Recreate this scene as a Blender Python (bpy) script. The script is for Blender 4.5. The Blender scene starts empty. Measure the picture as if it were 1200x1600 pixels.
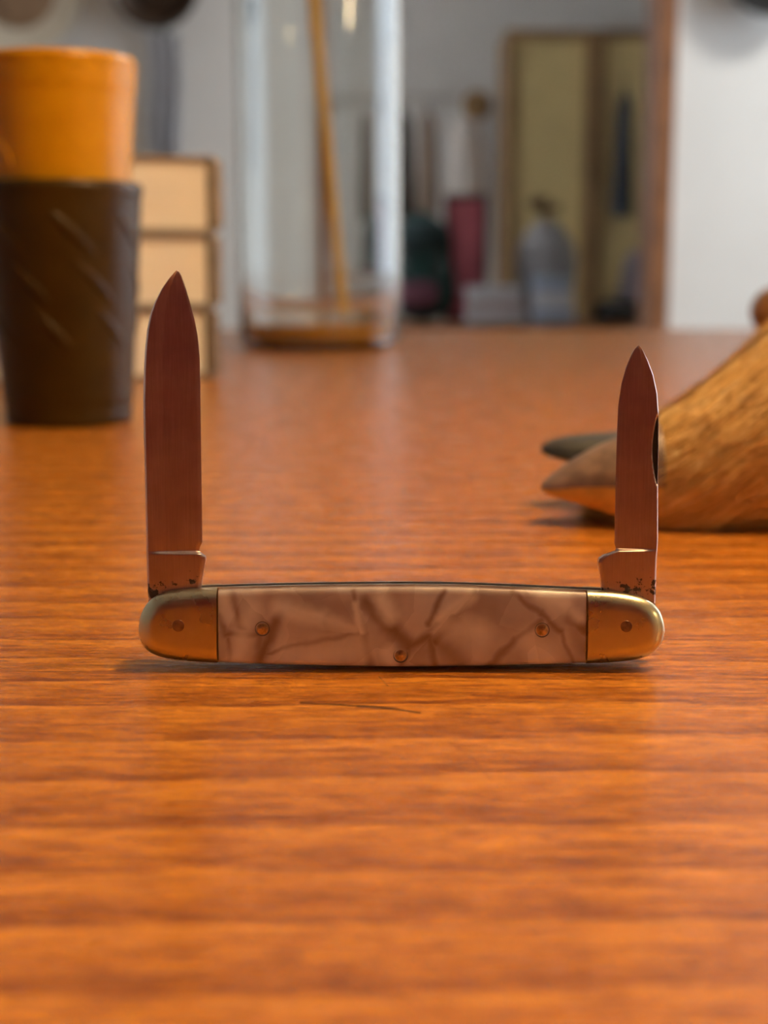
import bpy, bmesh, math, random
import numpy as np
from mathutils import Vector, Matrix

random.seed(7); rng = np.random.default_rng(7)
S = bpy.context.scene
COL = S.collection
R = math.radians

# ------------------------------------------------------------------ camera
F, W, H_IMG, Y_HOR = 2200.0, 1200.0, 1600.0, 410.0
PITCH = math.atan((800 - Y_HOR) / F)
CAM_D, CAM_H = 0.1931, 0.0564
CAM = np.array([-0.0006, -CAM_D, CAM_H])
cd = bpy.data.cameras.new('camera'); cam = bpy.data.objects.new('camera', cd); COL.objects.link(cam)
cam.location = CAM.tolist(); cam.rotation_euler = (R(90) - PITCH, 0, 0)
cd.sensor_fit = 'HORIZONTAL'; cd.sensor_width = 36; cd.lens = F / W * 36
cd.clip_start = 0.005; cd.clip_end = 60
cd.dof.use_dof = True; cd.dof.focus_distance = 0.199; cd.dof.aperture_fstop = 23.0
S.camera = cam

# ------------------------------------------------------------------ world, lights, exposure
w = bpy.data.worlds.new('world'); S.world = w; w.use_nodes = True
bg = w.node_tree.nodes['Background']; bg.inputs[0].default_value = (0.62, 0.75, 0.95, 1); bg.inputs[1].default_value = 1.0

def area(name, loc, rot, sx, sy, power, color):
    l = bpy.data.lights.new(name, 'AREA'); l.shape = 'RECTANGLE'; l.size = sx; l.size_y = sy
    l.energy = power; l.color = color
    o = bpy.data.objects.new(name, l); COL.objects.link(o); o.location = loc; o.rotation_euler = rot
    return o
# daylight entering by the window in the right wall, and an added fill lighting the room beyond
area('window_daylight', (2.52, 1.95, 0.60), (0, R(90), 0), 1.7, 2.5, 15, (0.84, 0.94, 1.0))
area('far_room_fill', (-2.35, 5.4, 0.75), (0, R(-90), 0), 1.2, 1.3, 22, (0.95, 0.96, 1.0))
area('ceiling_fill', (1.75, 2.3, 1.70), (0, 0, 0), .45, .45, 17, (1.0, .96, .90))  # added fill that brightens the white walls from above
PENDANT = (0.23, 0.055, 0.52)
v = S.view_settings
v.view_transform = 'Standard'; v.look = 'None'; v.exposure = 0.9; v.gamma = 1.0; v.use_curve_mapping = False
try: S.cycles.use_denoising = True
except Exception: pass

# ------------------------------------------------------------------ pixel -> direction helpers
def ray(px, py):
    x = (px - W / 2) / F; y = (H_IMG / 2 - py) / F
    c, s = math.cos(PITCH), math.sin(PITCH)
    return np.array([x, c + y * s, -s + y * c])
def on_plane_y(px, py, Y):
    d = ray(px, py); return CAM + d * ((Y - CAM[1]) / d[1])
def on_ground(px, py, z=0.0):
    d = ray(px, py); return CAM + d * ((z - CAM[2]) / d[2])

# ------------------------------------------------------------------ object helpers
def link(name, mesh, mat=None, parent=None, world=True):
    o = bpy.data.objects.new(name, mesh); COL.objects.link(o)
    if mat is not None and len(mesh.materials) == 0: mesh.materials.append(mat)
    if parent is not None:
        o.parent = parent
        if world: o.matrix_parent_inverse = parent.matrix_basis.inverted()
    return o
def finish(bm, name, smooth=None):
    bmesh.ops.recalc_face_normals(bm, faces=bm.faces)
    me = bpy.data.meshes.new(name); bm.to_mesh(me); bm.free()
    if smooth is not None:
        for p in me.polygons: p.use_smooth = True
        try: me.set_sharp_from_angle(angle=R(smooth))
        except Exception: pass
    return me
def part(name, bm, mat, parent=None, smooth=None, world=True):
    return link(name, finish(bm, name, smooth), mat, parent, world)
def empty(name, loc, rot=(0, 0, 0)):
    o = bpy.data.objects.new(name, None); COL.objects.link(o); o.location = loc; o.rotation_euler = rot
    o.empty_display_size = 0.02; return o
def tag(o, label, cat, group=None):
    o['label'] = label; o['category'] = cat
    if group: o['group'] = group
    return o
def struct(o): o['kind'] = 'structure'; return o

def add_box(bm, lo, hi, bevel=0.0, seg=2, M=None):
    b = bmesh.new()
    bmesh.ops.create_cube(b, size=1)
    for vv in b.verts:
        vv.co = Vector([lo[i] + (vv.co[i] + .5) * (hi[i] - lo[i]) for i in range(3)])
    if bevel: bmesh.ops.bevel(b, geom=b.edges[:], offset=bevel, segments=seg, affect='EDGES', profile=.5)
    if M is not None: bmesh.ops.transform(b, matrix=M, verts=b.verts)
    me = bpy.data.meshes.new('t'); b.to_mesh(me); b.free(); bm.from_mesh(me); bpy.data.meshes.remove(me); return bm
def box(lo, hi, bevel=0.0, seg=2, M=None): return add_box(bmesh.new(), lo, hi, bevel, seg, M)
def lathe(profile, center=(0, 0), n=64, bm=None):
    bm = bm or bmesh.new(); rings = []
    for r, z in profile:
        if r < 1e-7: rings.append([bm.verts.new((center[0], center[1], z))])
        else: rings.append([bm.verts.new((center[0] + r * math.cos(2*math.pi*i/n), center[1] + r * math.sin(2*math.pi*i/n), z)) for i in range(n)])
    for a, b in zip(rings, rings[1:]):
        for i in range(n):
            j = (i + 1) % n
            if len(a) == 1 and len(b) == 1: continue
            if len(a) == 1: bm.faces.new((a[0], b[j], b[i]))
            elif len(b) == 1: bm.faces.new((a[i], a[j], b[0]))
            else: bm.faces.new((a[i], a[j], b[j], b[i]))
    return bm
def loft(rings, bm=None, cap=True):
    bm = bm or bmesh.new(); vr = [[bm.verts.new(p) for p in r] for r in rings]
    for a, b in zip(vr, vr[1:]):
        n = len(a)
        for i in range(n): bm.faces.new((a[i], a[(i+1) % n], b[(i+1) % n], b[i]))
    if cap: bm.faces.new(vr[0][::-1]); bm.faces.new(vr[-1])
    return bm
def tube(pts, rad, n=10, bm=None):
    pts = [Vector(p) for p in pts]; rings = []
    for i, p in enumerate(pts):
        t = (pts[min(i+1, len(pts)-1)] - pts[max(i-1, 0)]).normalized()
        u = t.cross(Vector((0.3, 0.2, 1) if abs(t.z) < .9 else (1, 0.1, 0))).normalized(); q = t.cross(u)
        r = rad[i] if hasattr(rad, '__len__') else rad
        rings.append([p + u * (r * math.cos(2*math.pi*k/n)) + q * (r * math.sin(2*math.pi*k/n)) for k in range(n)])
    return loft(rings, bm)

# ------------------------------------------------------------------ material helpers
class NT:
    def __init__(self, name):
        self.m = bpy.data.materials.new(name); self.m.use_nodes = True; self.t = self.m.node_tree
        self.b = self.t.nodes['Principled BSDF']
    def n(self, kind, **kw):
        x = self.t.nodes.new(kind)
        for k, val in kw.items(): setattr(x, k, val)
        return x
    def l(self, a, b): self.t.links.new(a, b)
    def set(self, **kw):
        for k, val in kw.items():
            self.b.inputs[k.replace('_', ' ')].default_value = val
    def coords(self, scale=(1, 1, 1), which='Object'):
        tc = self.n('ShaderNodeTexCoord'); mp = self.n('ShaderNodeMapping'); mp.inputs['Scale'].default_value = scale
        self.l(tc.outputs[which], mp.inputs['Vector']); return mp.outputs['Vector']
    def noise(self, vec, scale, detail=3, rough=.55, dist=0):
        x = self.n('ShaderNodeTexNoise'); x.inputs['Scale'].default_value = scale; x.inputs['Detail'].default_value = detail
        x.inputs['Roughness'].default_value = rough; x.inputs['Distortion'].default_value = dist
        self.l(vec, x.inputs['Vector']); return x.outputs['Fac']
    def ramp(self, fac, stops):
        x = self.n('ShaderNodeValToRGB'); e = x.color_ramp.elements
        while len(e) < len(stops): e.new(0.5)
        for el, (p, c) in zip(e, stops): el.position = p; el.color = (*c, 1) if len(c) == 3 else c
        self.l(fac, x.inputs[0]); return x.outputs[0]
    def math(self, op, a, b=None, c=None, clamp=False):
        x = self.n('ShaderNodeMath', operation=op); x.use_clamp = clamp
        for i, q in enumerate((a, b, c)):
            if q is None: continue
            if hasattr(q, 'is_linked'): self.l(q, x.inputs[i])
            else: x.inputs[i].default_value = q
        return x.outputs[0]
    def vmath(self, op, a, b=None, scale=None, out=0):
        x = self.n('ShaderNodeVectorMath', operation=op)
        for i, q in enumerate((a, b)):
            if q is None: continue
            if hasattr(q, 'is_linked'): self.l(q, x.inputs[i])
            else: x.inputs[i].default_value = q
        if scale is not None:
            if hasattr(scale, 'is_linked'): self.l(scale, x.inputs['Scale'])
            else: x.inputs['Scale'].default_value = scale
        return x.outputs[out]
    def mix(self, fac, a, b, mode='MIX'):
        x = self.n('ShaderNodeMix', data_type='RGBA', blend_type=mode)
        for sock, q in ((x.inputs['Factor'], fac), (x.inputs[6], a), (x.inputs[7], b)):
            if hasattr(q, 'is_linked'): self.l(q, sock)
            elif hasattr(q, '__len__'): sock.default_value = (*q, 1) if len(q) == 3 else q
            else: sock.default_value = q
        return x.outputs[2]
    def maprange(self, val, a, b, c, d, smooth=True):
        x = self.n('ShaderNodeMapRange'); x.interpolation_type = 'SMOOTHSTEP' if smooth else 'LINEAR'
        self.l(val, x.inputs['Value'])
        for i, q in zip(range(1, 5), (a, b, c, d)): x.inputs[i].default_value = q
        return x.outputs[0]
    def bump(self, height, strength=.2, dist=.001):
        x = self.n('ShaderNodeBump'); x.inputs['Strength'].default_value = strength; x.inputs['Distance'].default_value = dist
        self.l(height, x.inputs['Height']); self.l(x.outputs[0], self.b.inputs['Normal'])
    def seg(self, vec, a, b, width, strength):
        """strength falling smoothly to 0 at `width` from the segment a-b"""
        a = Vector(a); ba = Vector(b) - a; L2 = max(ba.dot(ba), 1e-12)
        d = self.vmath('SUBTRACT', vec, tuple(a))
        h = self.math('DIVIDE', self.vmath('DOT_PRODUCT', d, tuple(ba), out=1), L2, clamp=True)
        pr = self.vmath('SCALE', tuple(ba), scale=h)
        ln = self.vmath('LENGTH', self.vmath('SUBTRACT', d, pr), out=1)
        return self.maprange(ln, 0, width, strength, 0)

def simple(name, col, rough=.6, metal=0, var=.12, scale=20, bump=0, coat=0, spec=.5, bdist=.001):
    t = NT(name); f = t.noise(t.coords(), scale, 4)
    d = tuple(c * (1 - var) for c in col); b_ = tuple(min(1, c * (1 + var)) for c in col)
    t.l(t.ramp(f, [(.3, d), (.7, b_)]), t.b.inputs['Base Color'])
    t.set(Roughness=rough, Metallic=metal, Coat_Weight=coat, Specular_IOR_Level=spec)
    if bump: t.bump(f, bump, bdist)
    return t.m

# ================================================================== THE ROOM
FLOOR, CEIL = -0.75, 1.75
XL, XR, YF, YB, YB2, YFAR = -2.2, 2.4, -2.0, 3.45, 3.57, 7.3
m_wall = simple('white_plaster', (.80, .80, .77), .85, var=.03, scale=6, bump=.08)
m_ceil = simple('ceiling_paint', (.82, .81, .78), .9, var=.02, scale=5)
m_farwall = simple('far_room_plaster', (.66, .63, .58), .88, var=.04, scale=4)
m_frame = simple('brown_door_wood', (.25, .105, .042), .45, var=.25, scale=14)
def wood_simple(name, a, b, sc=(3, 40, 40), rough=.5):
    t = NT(name); f = t.noise(t.coords(sc), 1.5, 5, .6, .4)
    t.l(t.ramp(f, [(.3, a), (.7, b)]), t.b.inputs['Base Color']); t.set(Roughness=rough); return t.m
m_floor = wood_simple('floor_boards_wood', (.16, .08, .035), (.27, .15, .07), (25, 2, 5), .45)

struct(part('floor', box((XL, YF, FLOOR - .1), (XR, YFAR, FLOOR)), m_floor))
struct(part('ceiling', box((XL, YF, CEIL), (XR, YFAR, CEIL + .1)), m_ceil))
struct(part('wall_front', box((XL - .1, YF - .1, FLOOR - .1), (XR + .1, YF, CEIL + .1)), m_wall))
struct(part('wall_far', box((XL - .1, YFAR, FLOOR - .1), (XR + .1, YFAR + .1, CEIL + .1)), m_farwall))
# left wall, with an added opening for the far room fill
bm = box((XL - .1, YF, FLOOR - .1), (XL, 4.75, CEIL + .1)); add_box(bm, (XL - .1, 6.05, FLOOR - .1), (XL, YFAR, CEIL + .1))
add_box(bm, (XL - .1, 4.75, FLOOR - .1), (XL, 6.05, .15)); add_box(bm, (XL - .1, 4.75, 1.35), (XL, 6.05, CEIL + .1))
struct(part('wall_left', bm, m_wall))
WY0, WY1, WZ0, WZ1 = .7, 3.2, -.25, 1.45
bm = box((XR, YF, FLOOR - .1), (XR + .1, WY0, CEIL + .1)); add_box(bm, (XR, WY1, FLOOR - .1), (XR + .1, YFAR, CEIL + .1))
add_box(bm, (XR, WY0, FLOOR - .1), (XR + .1, WY1, WZ0)); add_box(bm, (XR, WY0, WZ1), (XR + .1, WY1, CEIL + .1))
struct(part('wall_right', bm, m_wall))
m_white = simple('white_gloss_paint', (.8, .8, .78), .35, var=.02)
tg = NT('window_glass'); tg.set(Base_Color=(1, 1, 1, 1), Roughness=0.0, IOR=1.02); tg.b.inputs['Transmission Weight'].default_value = 1
def window(name, x, y0, y1, z0, z1):
    e = struct(empty(name, (x, (y0 + y1) / 2, z0)))
    bm = box((x - .03, y0, z0), (x + .03, y0 + .05, z1)); add_box(bm, (x - .03, y1 - .05, z0), (x + .03, y1, z1))
    add_box(bm, (x - .03, y0 + .05, z0), (x + .03, y1 - .05, z0 + .05)); add_box(bm, (x - .03, y0 + .05, z1 - .05), (x + .03, y1 - .05, z1))
    part('window_frame', bm, m_white, e)
    yc = (y0 + y1) / 2
    part('mullion', box((x - .025, yc - .025, z0 + .05), (x + .025, yc + .025, z1 - .05)), m_white, e)
    for a, b in ((y0 + .05, yc - .025), (yc + .025, y1 - .05)):
        part('pane', box((x - .003, a, z0 + .05), (x + .003, b, z1 - .05)), tg.m, e)
window('window_1', XR + .05, WY0, WY1, WZ0, WZ1)
window('added_window_2', XL - .05, 4.75, 6.05, .15, 1.35)  # added window, an unseen source for the far room

DX0, DX1 = on_plane_y(506, 400, YB)[0], on_plane_y(1021, 400, YB)[0]
DZ = 1.28
struct(part('wall_back_left', box((XL, YB, FLOOR), (DX0, YB2, CEIL)), m_wall))
struct(part('wall_back_right', box((DX1, YB, FLOOR), (XR, YB2, CEIL)), m_wall))
struct(part('wall_back_over_door', box((DX0, YB, DZ), (DX1, YB2, CEIL)), m_wall))
# door casing: two posts and a head, brown wood
struct(part('trim_1', box((DX1 - .012, YB - .02, FLOOR), (DX1 + .040, YB2 + .02, DZ + .04), .004), m_frame))
struct(part('trim_2', box((DX0 - .012, YB - .012, FLOOR), (DX0 + .012, YB2 + .02, DZ + .04), .004), m_frame))
struct(part('trim_3', box((DX0 + .012, YB - .02, DZ - .012), (DX1 - .012, YB2 + .02, DZ + .04), .004), m_frame))

# ================================================================== TABLE
tw = NT('orange_veneer')
vec = tw.coords()
sep = tw.n('ShaderNodeSeparateXYZ'); tw.l(vec, sep.inputs[0]); X_, Y_ = sep.outputs[0], sep.outputs[1]
wob = tw.noise(tw.coords((5, 22, 1)), 1.0, 3, .5)
wob2 = tw.noise(tw.coords((35, 160, 1)), 1.0, 3, .6)
yy = tw.math('ADD', tw.math('MULTIPLY', Y_, -1 / .0118), tw.math('MULTIPLY', wob, 1.6))
yy = tw.math('ADD', yy, tw.math('MULTIPLY', wob2, .28))
saw = tw.math('FRACT', tw.math('ADD', yy, .35))
blot = tw.noise(tw.coords((45, 190, 1)), 1.0, 4, .65, .3)
blot2 = tw.noise(tw.coords((190, 420, 1)), 1.0, 3, .55, .6)
fine = tw.noise(tw.coords((70, 800, 1)), 1.0, 5, .75)
fine2 = tw.noise(tw.coords((150, 2300, 1)), 1.0, 3, .65)
tone = tw.math('ADD', tw.math('MULTIPLY', saw, .32), tw.math('ADD', tw.math('MULTIPLY', blot, .45), tw.math('MULTIPLY', blot2, .45)))
tone = tw.math('ADD', tone, tw.math('MULTIPLY', fine, 1.6))
c = tw.ramp(tw.math('MULTIPLY', tone, .385), [(.42, (.66, .250, .028)), (.54, (.44, .144, .014)), (.66, (.19, .048, .006))])
pore = tw.maprange(fine2, .54, .63, 0, .85)
c = tw.mix(pore, c, (.20, .055, .008))
scr = None
def gseg(a, b, wd, st):
    global scr
    A, B = on_ground(*a), on_ground(*b)
    s = tw.seg(vec, (A[0], A[1], 0), (B[0], B[1], 0), wd, st)
    scr = s if scr is None else tw.math('MAXIMUM', scr, s)
gseg((472, 1098), (560, 1103), .0007, .9); gseg((560, 1103), (612, 1107), .0010, 1); gseg((612, 1107), (655, 1114), .0006, .9)
gseg((1068, 1147), (1160, 1153), .0002, .6); gseg((592, 1057), (606, 1072), .0002, .6); gseg((700, 1158), (735, 1182), .0002, .5)
gseg((735, 1182), (770, 1220), .0002, .4)
c = tw.mix(scr, c, (.06, .02, .006))
tw.l(c, tw.b.inputs['Base Color'])
rr = tw.math('ADD', .21, tw.math('MULTIPLY', fine, .12)); tw.l(rr, tw.b.inputs['Roughness'])
tw.set(Specular_IOR_Level=.5)
hgt = tw.math('ADD', tw.math('MULTIPLY', fine, .6), tw.math('MULTIPLY', fine2, .5))
tw.bump(hgt, .28, .0004)
m_table = tw.m
TX0, TX1, TY0 = -.85, .75, -.42
TY1 = on_ground(800, 514)[1]
table = tag(empty('dining_table', ((TX0 + TX1) / 2, (TY0 + TY1) / 2, FLOOR)), 'orange brown wood veneer table carrying the pocket knife', 'table')
part('table_top', box((TX0, TY0, -.028), (TX1, TY1, 0), .003, 3), m_table, table)
m_leg = wood_simple('table_leg_wood', (.22, .085, .02), (.36, .15, .04), (30, 30, 3), .4)
for sx in (TX0 + .06, TX1 - .06):
    for sy in (TY0 + .06, TY1 - .06):
        part('leg', loft([[(sx + a * r, sy + b * r, z) for a, b in ((-1, -1), (1, -1), (1, 1), (-1, 1))] for r, z in ((.018, FLOOR), (.03, -.028))]), m_leg, table)
for y in (TY0 + .06, TY1 - .06):
    part('apron', box((TX0 + .09, y - .01, -.11), (TX1 - .09, y + .01, -.028)), m_leg, table)

# ================================================================== POCKET KNIFE
LEAN = R(-5)
knife = empty('pocket_knife', (0, 0, 0.0002), (LEAN, 0, 0))
tag(knife, 'small pocket knife with two blades raised, pearl scales and brass bolsters', 'knife')
Minv = np.array(Matrix.Rotation(LEAN, 3, 'X').transposed())
def KL(px, py, yl):
    """local knife x, z where the pixel's ray meets the local plane y = yl"""
    o = Minv @ (CAM - np.array([0, 0, .0002])); d = Minv @ ray(px, py)
    p = o + d * ((yl - o[1]) / d[1]); return p[0], p[2]
TH_LINER, YS = .0013, .0033     # liner plane, nominal front plane
top_px = [(214, 985), (216, 965), (225, 945), (240, 931), (262, 923), (300, 919), (340, 917), (450, 914), (560, 912.5), (630, 912), (720, 913), (800, 916), (860, 918.5), (917, 921), (955, 923), (985, 927), (1010, 934), (1030, 948), (1039, 967), (1042, 985)]
bot_px = [(214, 985), (218, 1003), (230, 1017), (250, 1026), (280, 1031), (338, 1035), (450, 1039), (560, 1041), (630, 1042), (720, 1041), (800, 1039.5), (917, 1036), (960, 1034), (1000, 1029), (1022, 1020), (1036, 1005), (1042, 985)]
def smooth_curve(P, n=12):
    P = [np.array(p, float) for p in P]; out = []
    for i in range(len(P) - 1):
        p0, p1, p2, p3 = P[max(i-1, 0)], P[i], P[i+1], P[min(i+2, len(P)-1)]
        for k in range(n):
            t = k / n
            out.append(.5 * (2*p1 + (p2-p0)*t + (2*p0-5*p1+4*p2-p3)*t*t + (3*p1-p0-3*p2+p3)*t**3))
    out.append(P[-1]); return np.array(out)
top_c = np.array([KL(x, y, -YS) for x, y in smooth_curve([KLp for KLp in top_px])])
bot_c = np.array([KL(x, y, -YS) for x, y in smooth_curve(bot_px)])
zmin = bot_c[:, 1].min()
top_c[:, 1] -= zmin; bot_c[:, 1] -= zmin
def KZ(px, py, yl=-YS):
    x, z = KL(px, py, yl); return x, z - zmin
outline = np.vstack([top_c, bot_c[::-1]])
SEG_A, SEG_B = outline[:-1], outline[1:]
def dist_out(x, z):
    p = np.array([x, z]); ab = SEG_B - SEG_A; t = np.clip(((p - SEG_A) * ab).sum(1) / np.maximum((ab * ab).sum(1), 1e-14), 0, 1)
    return np.sqrt(((SEG_A + ab * t[:, None] - p) ** 2).sum(1).min())
oi = np.argsort(top_c[:, 0]); TXs, TZs = top_c[oi, 0], top_c[oi, 1]
oi = np.argsort(bot_c[:, 0]); BXs, BZs = bot_c[oi, 0], bot_c[oi, 1]
zt = lambda x: np.interp(x, TXs, TZs); zb = lambda x: np.interp(x, BXs, BZs)
XA, XB = outline[:, 0].min(), outline[:, 0].max()
xl_, xr_ = KZ(340, 980)[0], KZ(917, 980)[0]

def slab(x0, x1, nx, nz, front, yback, shrink=0.0, ends=(False, False)):
    """height-field solid on the handle outline between x0 and x1; front(x,z,d) gives depth (>0) toward the viewer"""
    bm = bmesh.new(); G = []
    for i in range(nx + 1):
        t = i / nx
        if ends[0]: t = 1 - math.cos(t * math.pi / 2)
        if ends[1]: t = math.sin(t * math.pi / 2)
        x = x0 + (x1 - x0) * t
        a, b = zb(x) + shrink, zt(x) - shrink
        if b - a < 2e-5: m = (a + b) / 2; a, b = m - 1e-5, m + 1e-5
        row = []
        for k in range(nz + 1):
            s = .5 - .5 * math.cos(math.pi * k / nz); z = a + (b - a) * s
            row.append(bm.verts.new((x, -front(x, z, dist_out(x, z)), z)))
        G.append(row)
    for i in range(nx):
        for k in range(nz): bm.faces.new((G[i][k], G[i+1][k], G[i+1][k+1], G[i][k+1]))
    be = [e for e in bm.edges if e.is_boundary]
    r = bmesh.ops.extrude_edge_only(bm, edges=be)
    for vv in [g for g in r['geom'] if isinstance(g, bmesh.types.BMVert)]: vv.co.y = -yback
    be = [e for e in bm.edges if e.is_boundary]
    bmesh.ops.holes_fill(bm, edges=be, sides=0)
    return bm
def rnd(d, Rr): u = min(d / Rr, 1.0); return math.sqrt(max(0, 1 - (1 - u) ** 2))
f_bol = lambda x, z, d: .00195 + .00160 * rnd(d, .0024) + .0001 * min(d / .005, 1)
f_scl = lambda x, z, d: .00215 + .00105 * rnd(d, .0011) + .00022 * math.sin(min(d / .0055, 1) * math.pi / 2)

tb = NT('worn_brass'); f = tb.noise(tb.coords(), 900, 4, .65); f2 = tb.noise(tb.coords((1, 1, 1)), 260, 3, .6)
tb.l(tb.ramp(tb.math('ADD', tb.math('MULTIPLY', f, .5), tb.math('MULTIPLY', f2, .5)), [(.15, (.55, .47, .28)), (.5, (.62, .53, .33)), (.85, (.68, .59, .38))]), tb.b.inputs['Base Color'])
tb.set(Metallic=1.0); tb.l(tb.maprange(f2, .1, .9, .25, .32), tb.b.inputs['Roughness']); tb.bump(f, .03, .0001)
m_brass = tb.m
m_pinhole = simple('brown_pin_metal', (.30, .20, .14), .4, 1.0, var=.3, scale=1500)
m_brasspin = simple('brass_pin_metal', (.50, .34, .17), .34, 1.0, var=.45, scale=1800, bump=.3, bdist=.0002)
m_liner = simple('nickel_liner', (.66, .60, .50), .28, 1.0, var=.15, scale=400)
m_spring = simple('dark_spring_steel', (.16, .13, .11), .42, 1.0, var=.4, scale=500)

# cracked-pearl celluloid
tp = NT('cracked_pearl'); vec = tp.coords()
creases = [((362, 927), (378, 978), 11, .75), ((342, 958), (351, 989), 9, .7), ((351, 988), (402, 989), 8, .8), ((436, 957), (406, 1032), 17, .9), ((404, 984), (408, 1010), 14, .6),
           ((415, 1019), (470, 1004), 6, .85), ((470, 1004), (559, 987), 8, .8), ((452, 949), (557, 984), 9, .5), ((430, 935), (540, 945), 34, .45), ((552, 921), (569, 989), 8, .7), ((569, 989), (578, 1037), 11, .65),
           ((575, 940), (638, 1004), 24, .9), ((600, 960), (640, 1006), 16, .9), ((638, 1008), (668, 992), 15, .9), ((692, 922), (671, 972), 9, .85), ((742, 922), (711, 964), 8, .8), ((711, 964), (680, 1000), 15, .95),
           ((738, 926), (669, 983), 7, .5), ((669, 991), (680, 1035), 10, .75), ((690, 1000), (720, 1035), 26, .55), ((799, 922), (845, 955), 7, .7), ((845, 955), (876, 983), 9, .8), ((876, 983), (895, 1033), 6, .6),
           ((846, 966), (805, 996), 9, .7), ((805, 996), (765, 1037), 11, .75), ((860, 930), (912, 982), 15, .9), ((355, 996), (361, 1026), 7, .6), ((640, 1010), (625, 1037), 10, .7), ((900, 985), (913, 1010), 20, .4), ((760, 940), (800, 975), 40, .25)]
lights_ = [((436, 946), (500, 962), 12, .7), ((500, 962), (556, 982), 8, .55), ((556, 940), (565, 985), 5, .7), ((596, 935), (608, 958), 12, .8), ((700, 975), (745, 985), 18, .5), ((735, 930), (690, 962), 9, .6), ((850, 924), (880, 942), 14, .9),
           ((880, 942), (905, 962), 9, .6), ((380, 990), (372, 1022), 12, .6), ((395, 950), (385, 970), 12, .5), ((830, 1000), (860, 1030), 18, .45), ((450, 1025), (560, 1010), 20, .45), ((605, 1015), (612, 1034), 10, .5), ((350, 930), (356, 960), 10, .5)]
PX = 1 / 11000.0
def K3(p): x, z = KZ(*p); return (x, 0, z)
flat = tp.vmath('MULTIPLY', vec, (1, 0, 1))
wn = tp.n('ShaderNodeTexNoise'); wn.inputs['Scale'].default_value = 420; wn.inputs['Detail'].default_value = 2; tp.l(flat, wn.inputs['Vector'])
warp = tp.vmath('SCALE', tp.vmath('SUBTRACT', wn.outputs['Color'], (.5, .5, .5)), scale=.0010)
flatw = tp.vmath('MULTIPLY', tp.vmath('ADD', flat, warp), (1, 0, 1))
dk = lt = None
for a, b, wd, st in creases:
    s = tp.seg(flatw, K3(a), K3(b), wd * PX, st * .95); dk = s if dk is None else tp.math('MAXIMUM', dk, s)
for a, b, wd, st in lights_:
    s = tp.seg(flatw, K3(a), K3(b), wd * 2.0 * PX, st * .9); lt = s if lt is None else tp.math('MAXIMUM', lt, s)
vo = tp.n('ShaderNodeTexVoronoi'); vo.inputs['Scale'].default_value = 150; tp.l(flatw, vo.inputs['Vector'])
cell = tp.n('ShaderNodeSeparateColor'); tp.l(vo.outputs['Color'], cell.inputs[0])
big = tp.noise(flat, 130, 3, .5)
base = tp.ramp(tp.math('ADD', tp.math('MULTIPLY', cell.outputs[0], .3), tp.math('MULTIPLY', big, .7)), [(.3, (.40, .29, .245)), (.7, (.68, .56, .51))])
base = tp.mix(dk, base, (.20, .092, .050)); base = tp.mix(lt, base, (.98, .88, .78))
tp.l(base, tp.b.inputs['Base Color']); tp.set(Roughness=.38, Metallic=.15, Coat_Weight=1.0, Coat_Roughness=.12)
tp.bump(tp.noise(flat, 700, 3), .05, .0003)
m_pearl = tp.m

def both_sides(name, bm, mat, smooth):
    me = finish(bm, name, smooth); a = link(name, me, mat, knife, False)
    me2 = me.copy(); me2.transform(Matrix.Scale(-1, 4, (0, 1, 0))); me2.flip_normals(); b = link(name, me2, mat, knife, False)
    return a, b
gap = .00013
for o in both_sides('bolster', slab(XA, xl_ - gap, 26, 30, f_bol, TH_LINER, 0, (True, False)), m_brass, 40): o['label'] = 'brass bolster capping the handle end'
for o in both_sides('bolster', slab(xr_ + gap, XB, 26, 30, f_bol, TH_LINER, 0, (False, True)), m_brass, 40): o['label'] = 'brass bolster capping the handle end'
both_sides('handle_scale', slab(xl_ + gap, xr_ - gap, 70, 26, f_scl, TH_LINER, .00028), m_pearl, 40)
both_sides('liner', slab(XA + .0002, XB - .0002, 90, 4, lambda x, z, d: TH_LINER + .00025, TH_LINER - .00035, .00002), m_liner, 30)
# back springs between the liners, along the bottom
def strip(x0, x1, za, zb_, y0, y1, n=40):
    rings = []
    for i in range(n + 1):
        x = x0 + (x1 - x0) * i / n; a, b = za(x), zb_(x)
        rings.append([(x, y0, a), (x, y1, a), (x, y1, b), (x, y0, b)])
    return loft(rings)
t_ = TH_LINER - .0004
part('back_spring', strip(XA + .003, XB - .003, lambda x: zb(x) + .00005, lambda x: zb(x) + .0022, -t_, t_), m_spring, knife, world=False)
# pins
def pin(px, py, r, mat, front, label=None, dome=.00012, slot=False):
    x, z = KZ(px, py); y = -front(x, z, dist_out(x, z))
    prof = [(0, dome), (r * .55, dome * .8), (r * .9, dome * .25), (r, -.0001), (r, -.0008), (0, -.0008)]
    bm = lathe(prof, n=28); bmesh.ops.transform(bm, matrix=Matrix.Translation((x, y, z)) @ Matrix.Rotation(R(90), 4, 'X'), verts=bm.verts)
    o = part('pin', bm, mat, knife, 40, False)
    if label: o['label'] = label
    if slot:
        bm = lathe([(r * 1.0, -.00004), (r * 1.22, .00004), (r * 1.22, -.0003), (r * 1.0, -.0003), (r * 1.0, -.00004)], n=28)
        bmesh.ops.transform(bm, matrix=Matrix.Translation((x, y, z)) @ Matrix.Rotation(R(90), 4, 'X'), verts=bm.verts)
        part('collar', bm, m_spring, o, 40, True).matrix_parent_inverse = Matrix.Identity(4)
pin(279, 974, .00092, m_pinhole, f_bol, 'round brown pin in the brass bolster', .00004)
pin(978, 975, .00090, m_pinhole, f_bol, 'round brown pin in the brass bolster', .00004)
for p in ((410, 979), (847, 981), (626, 1021)): pin(*p, .00085, m_brasspin, f_scl, 'small brass pin through the pearl scale', .00016, True)

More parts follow.
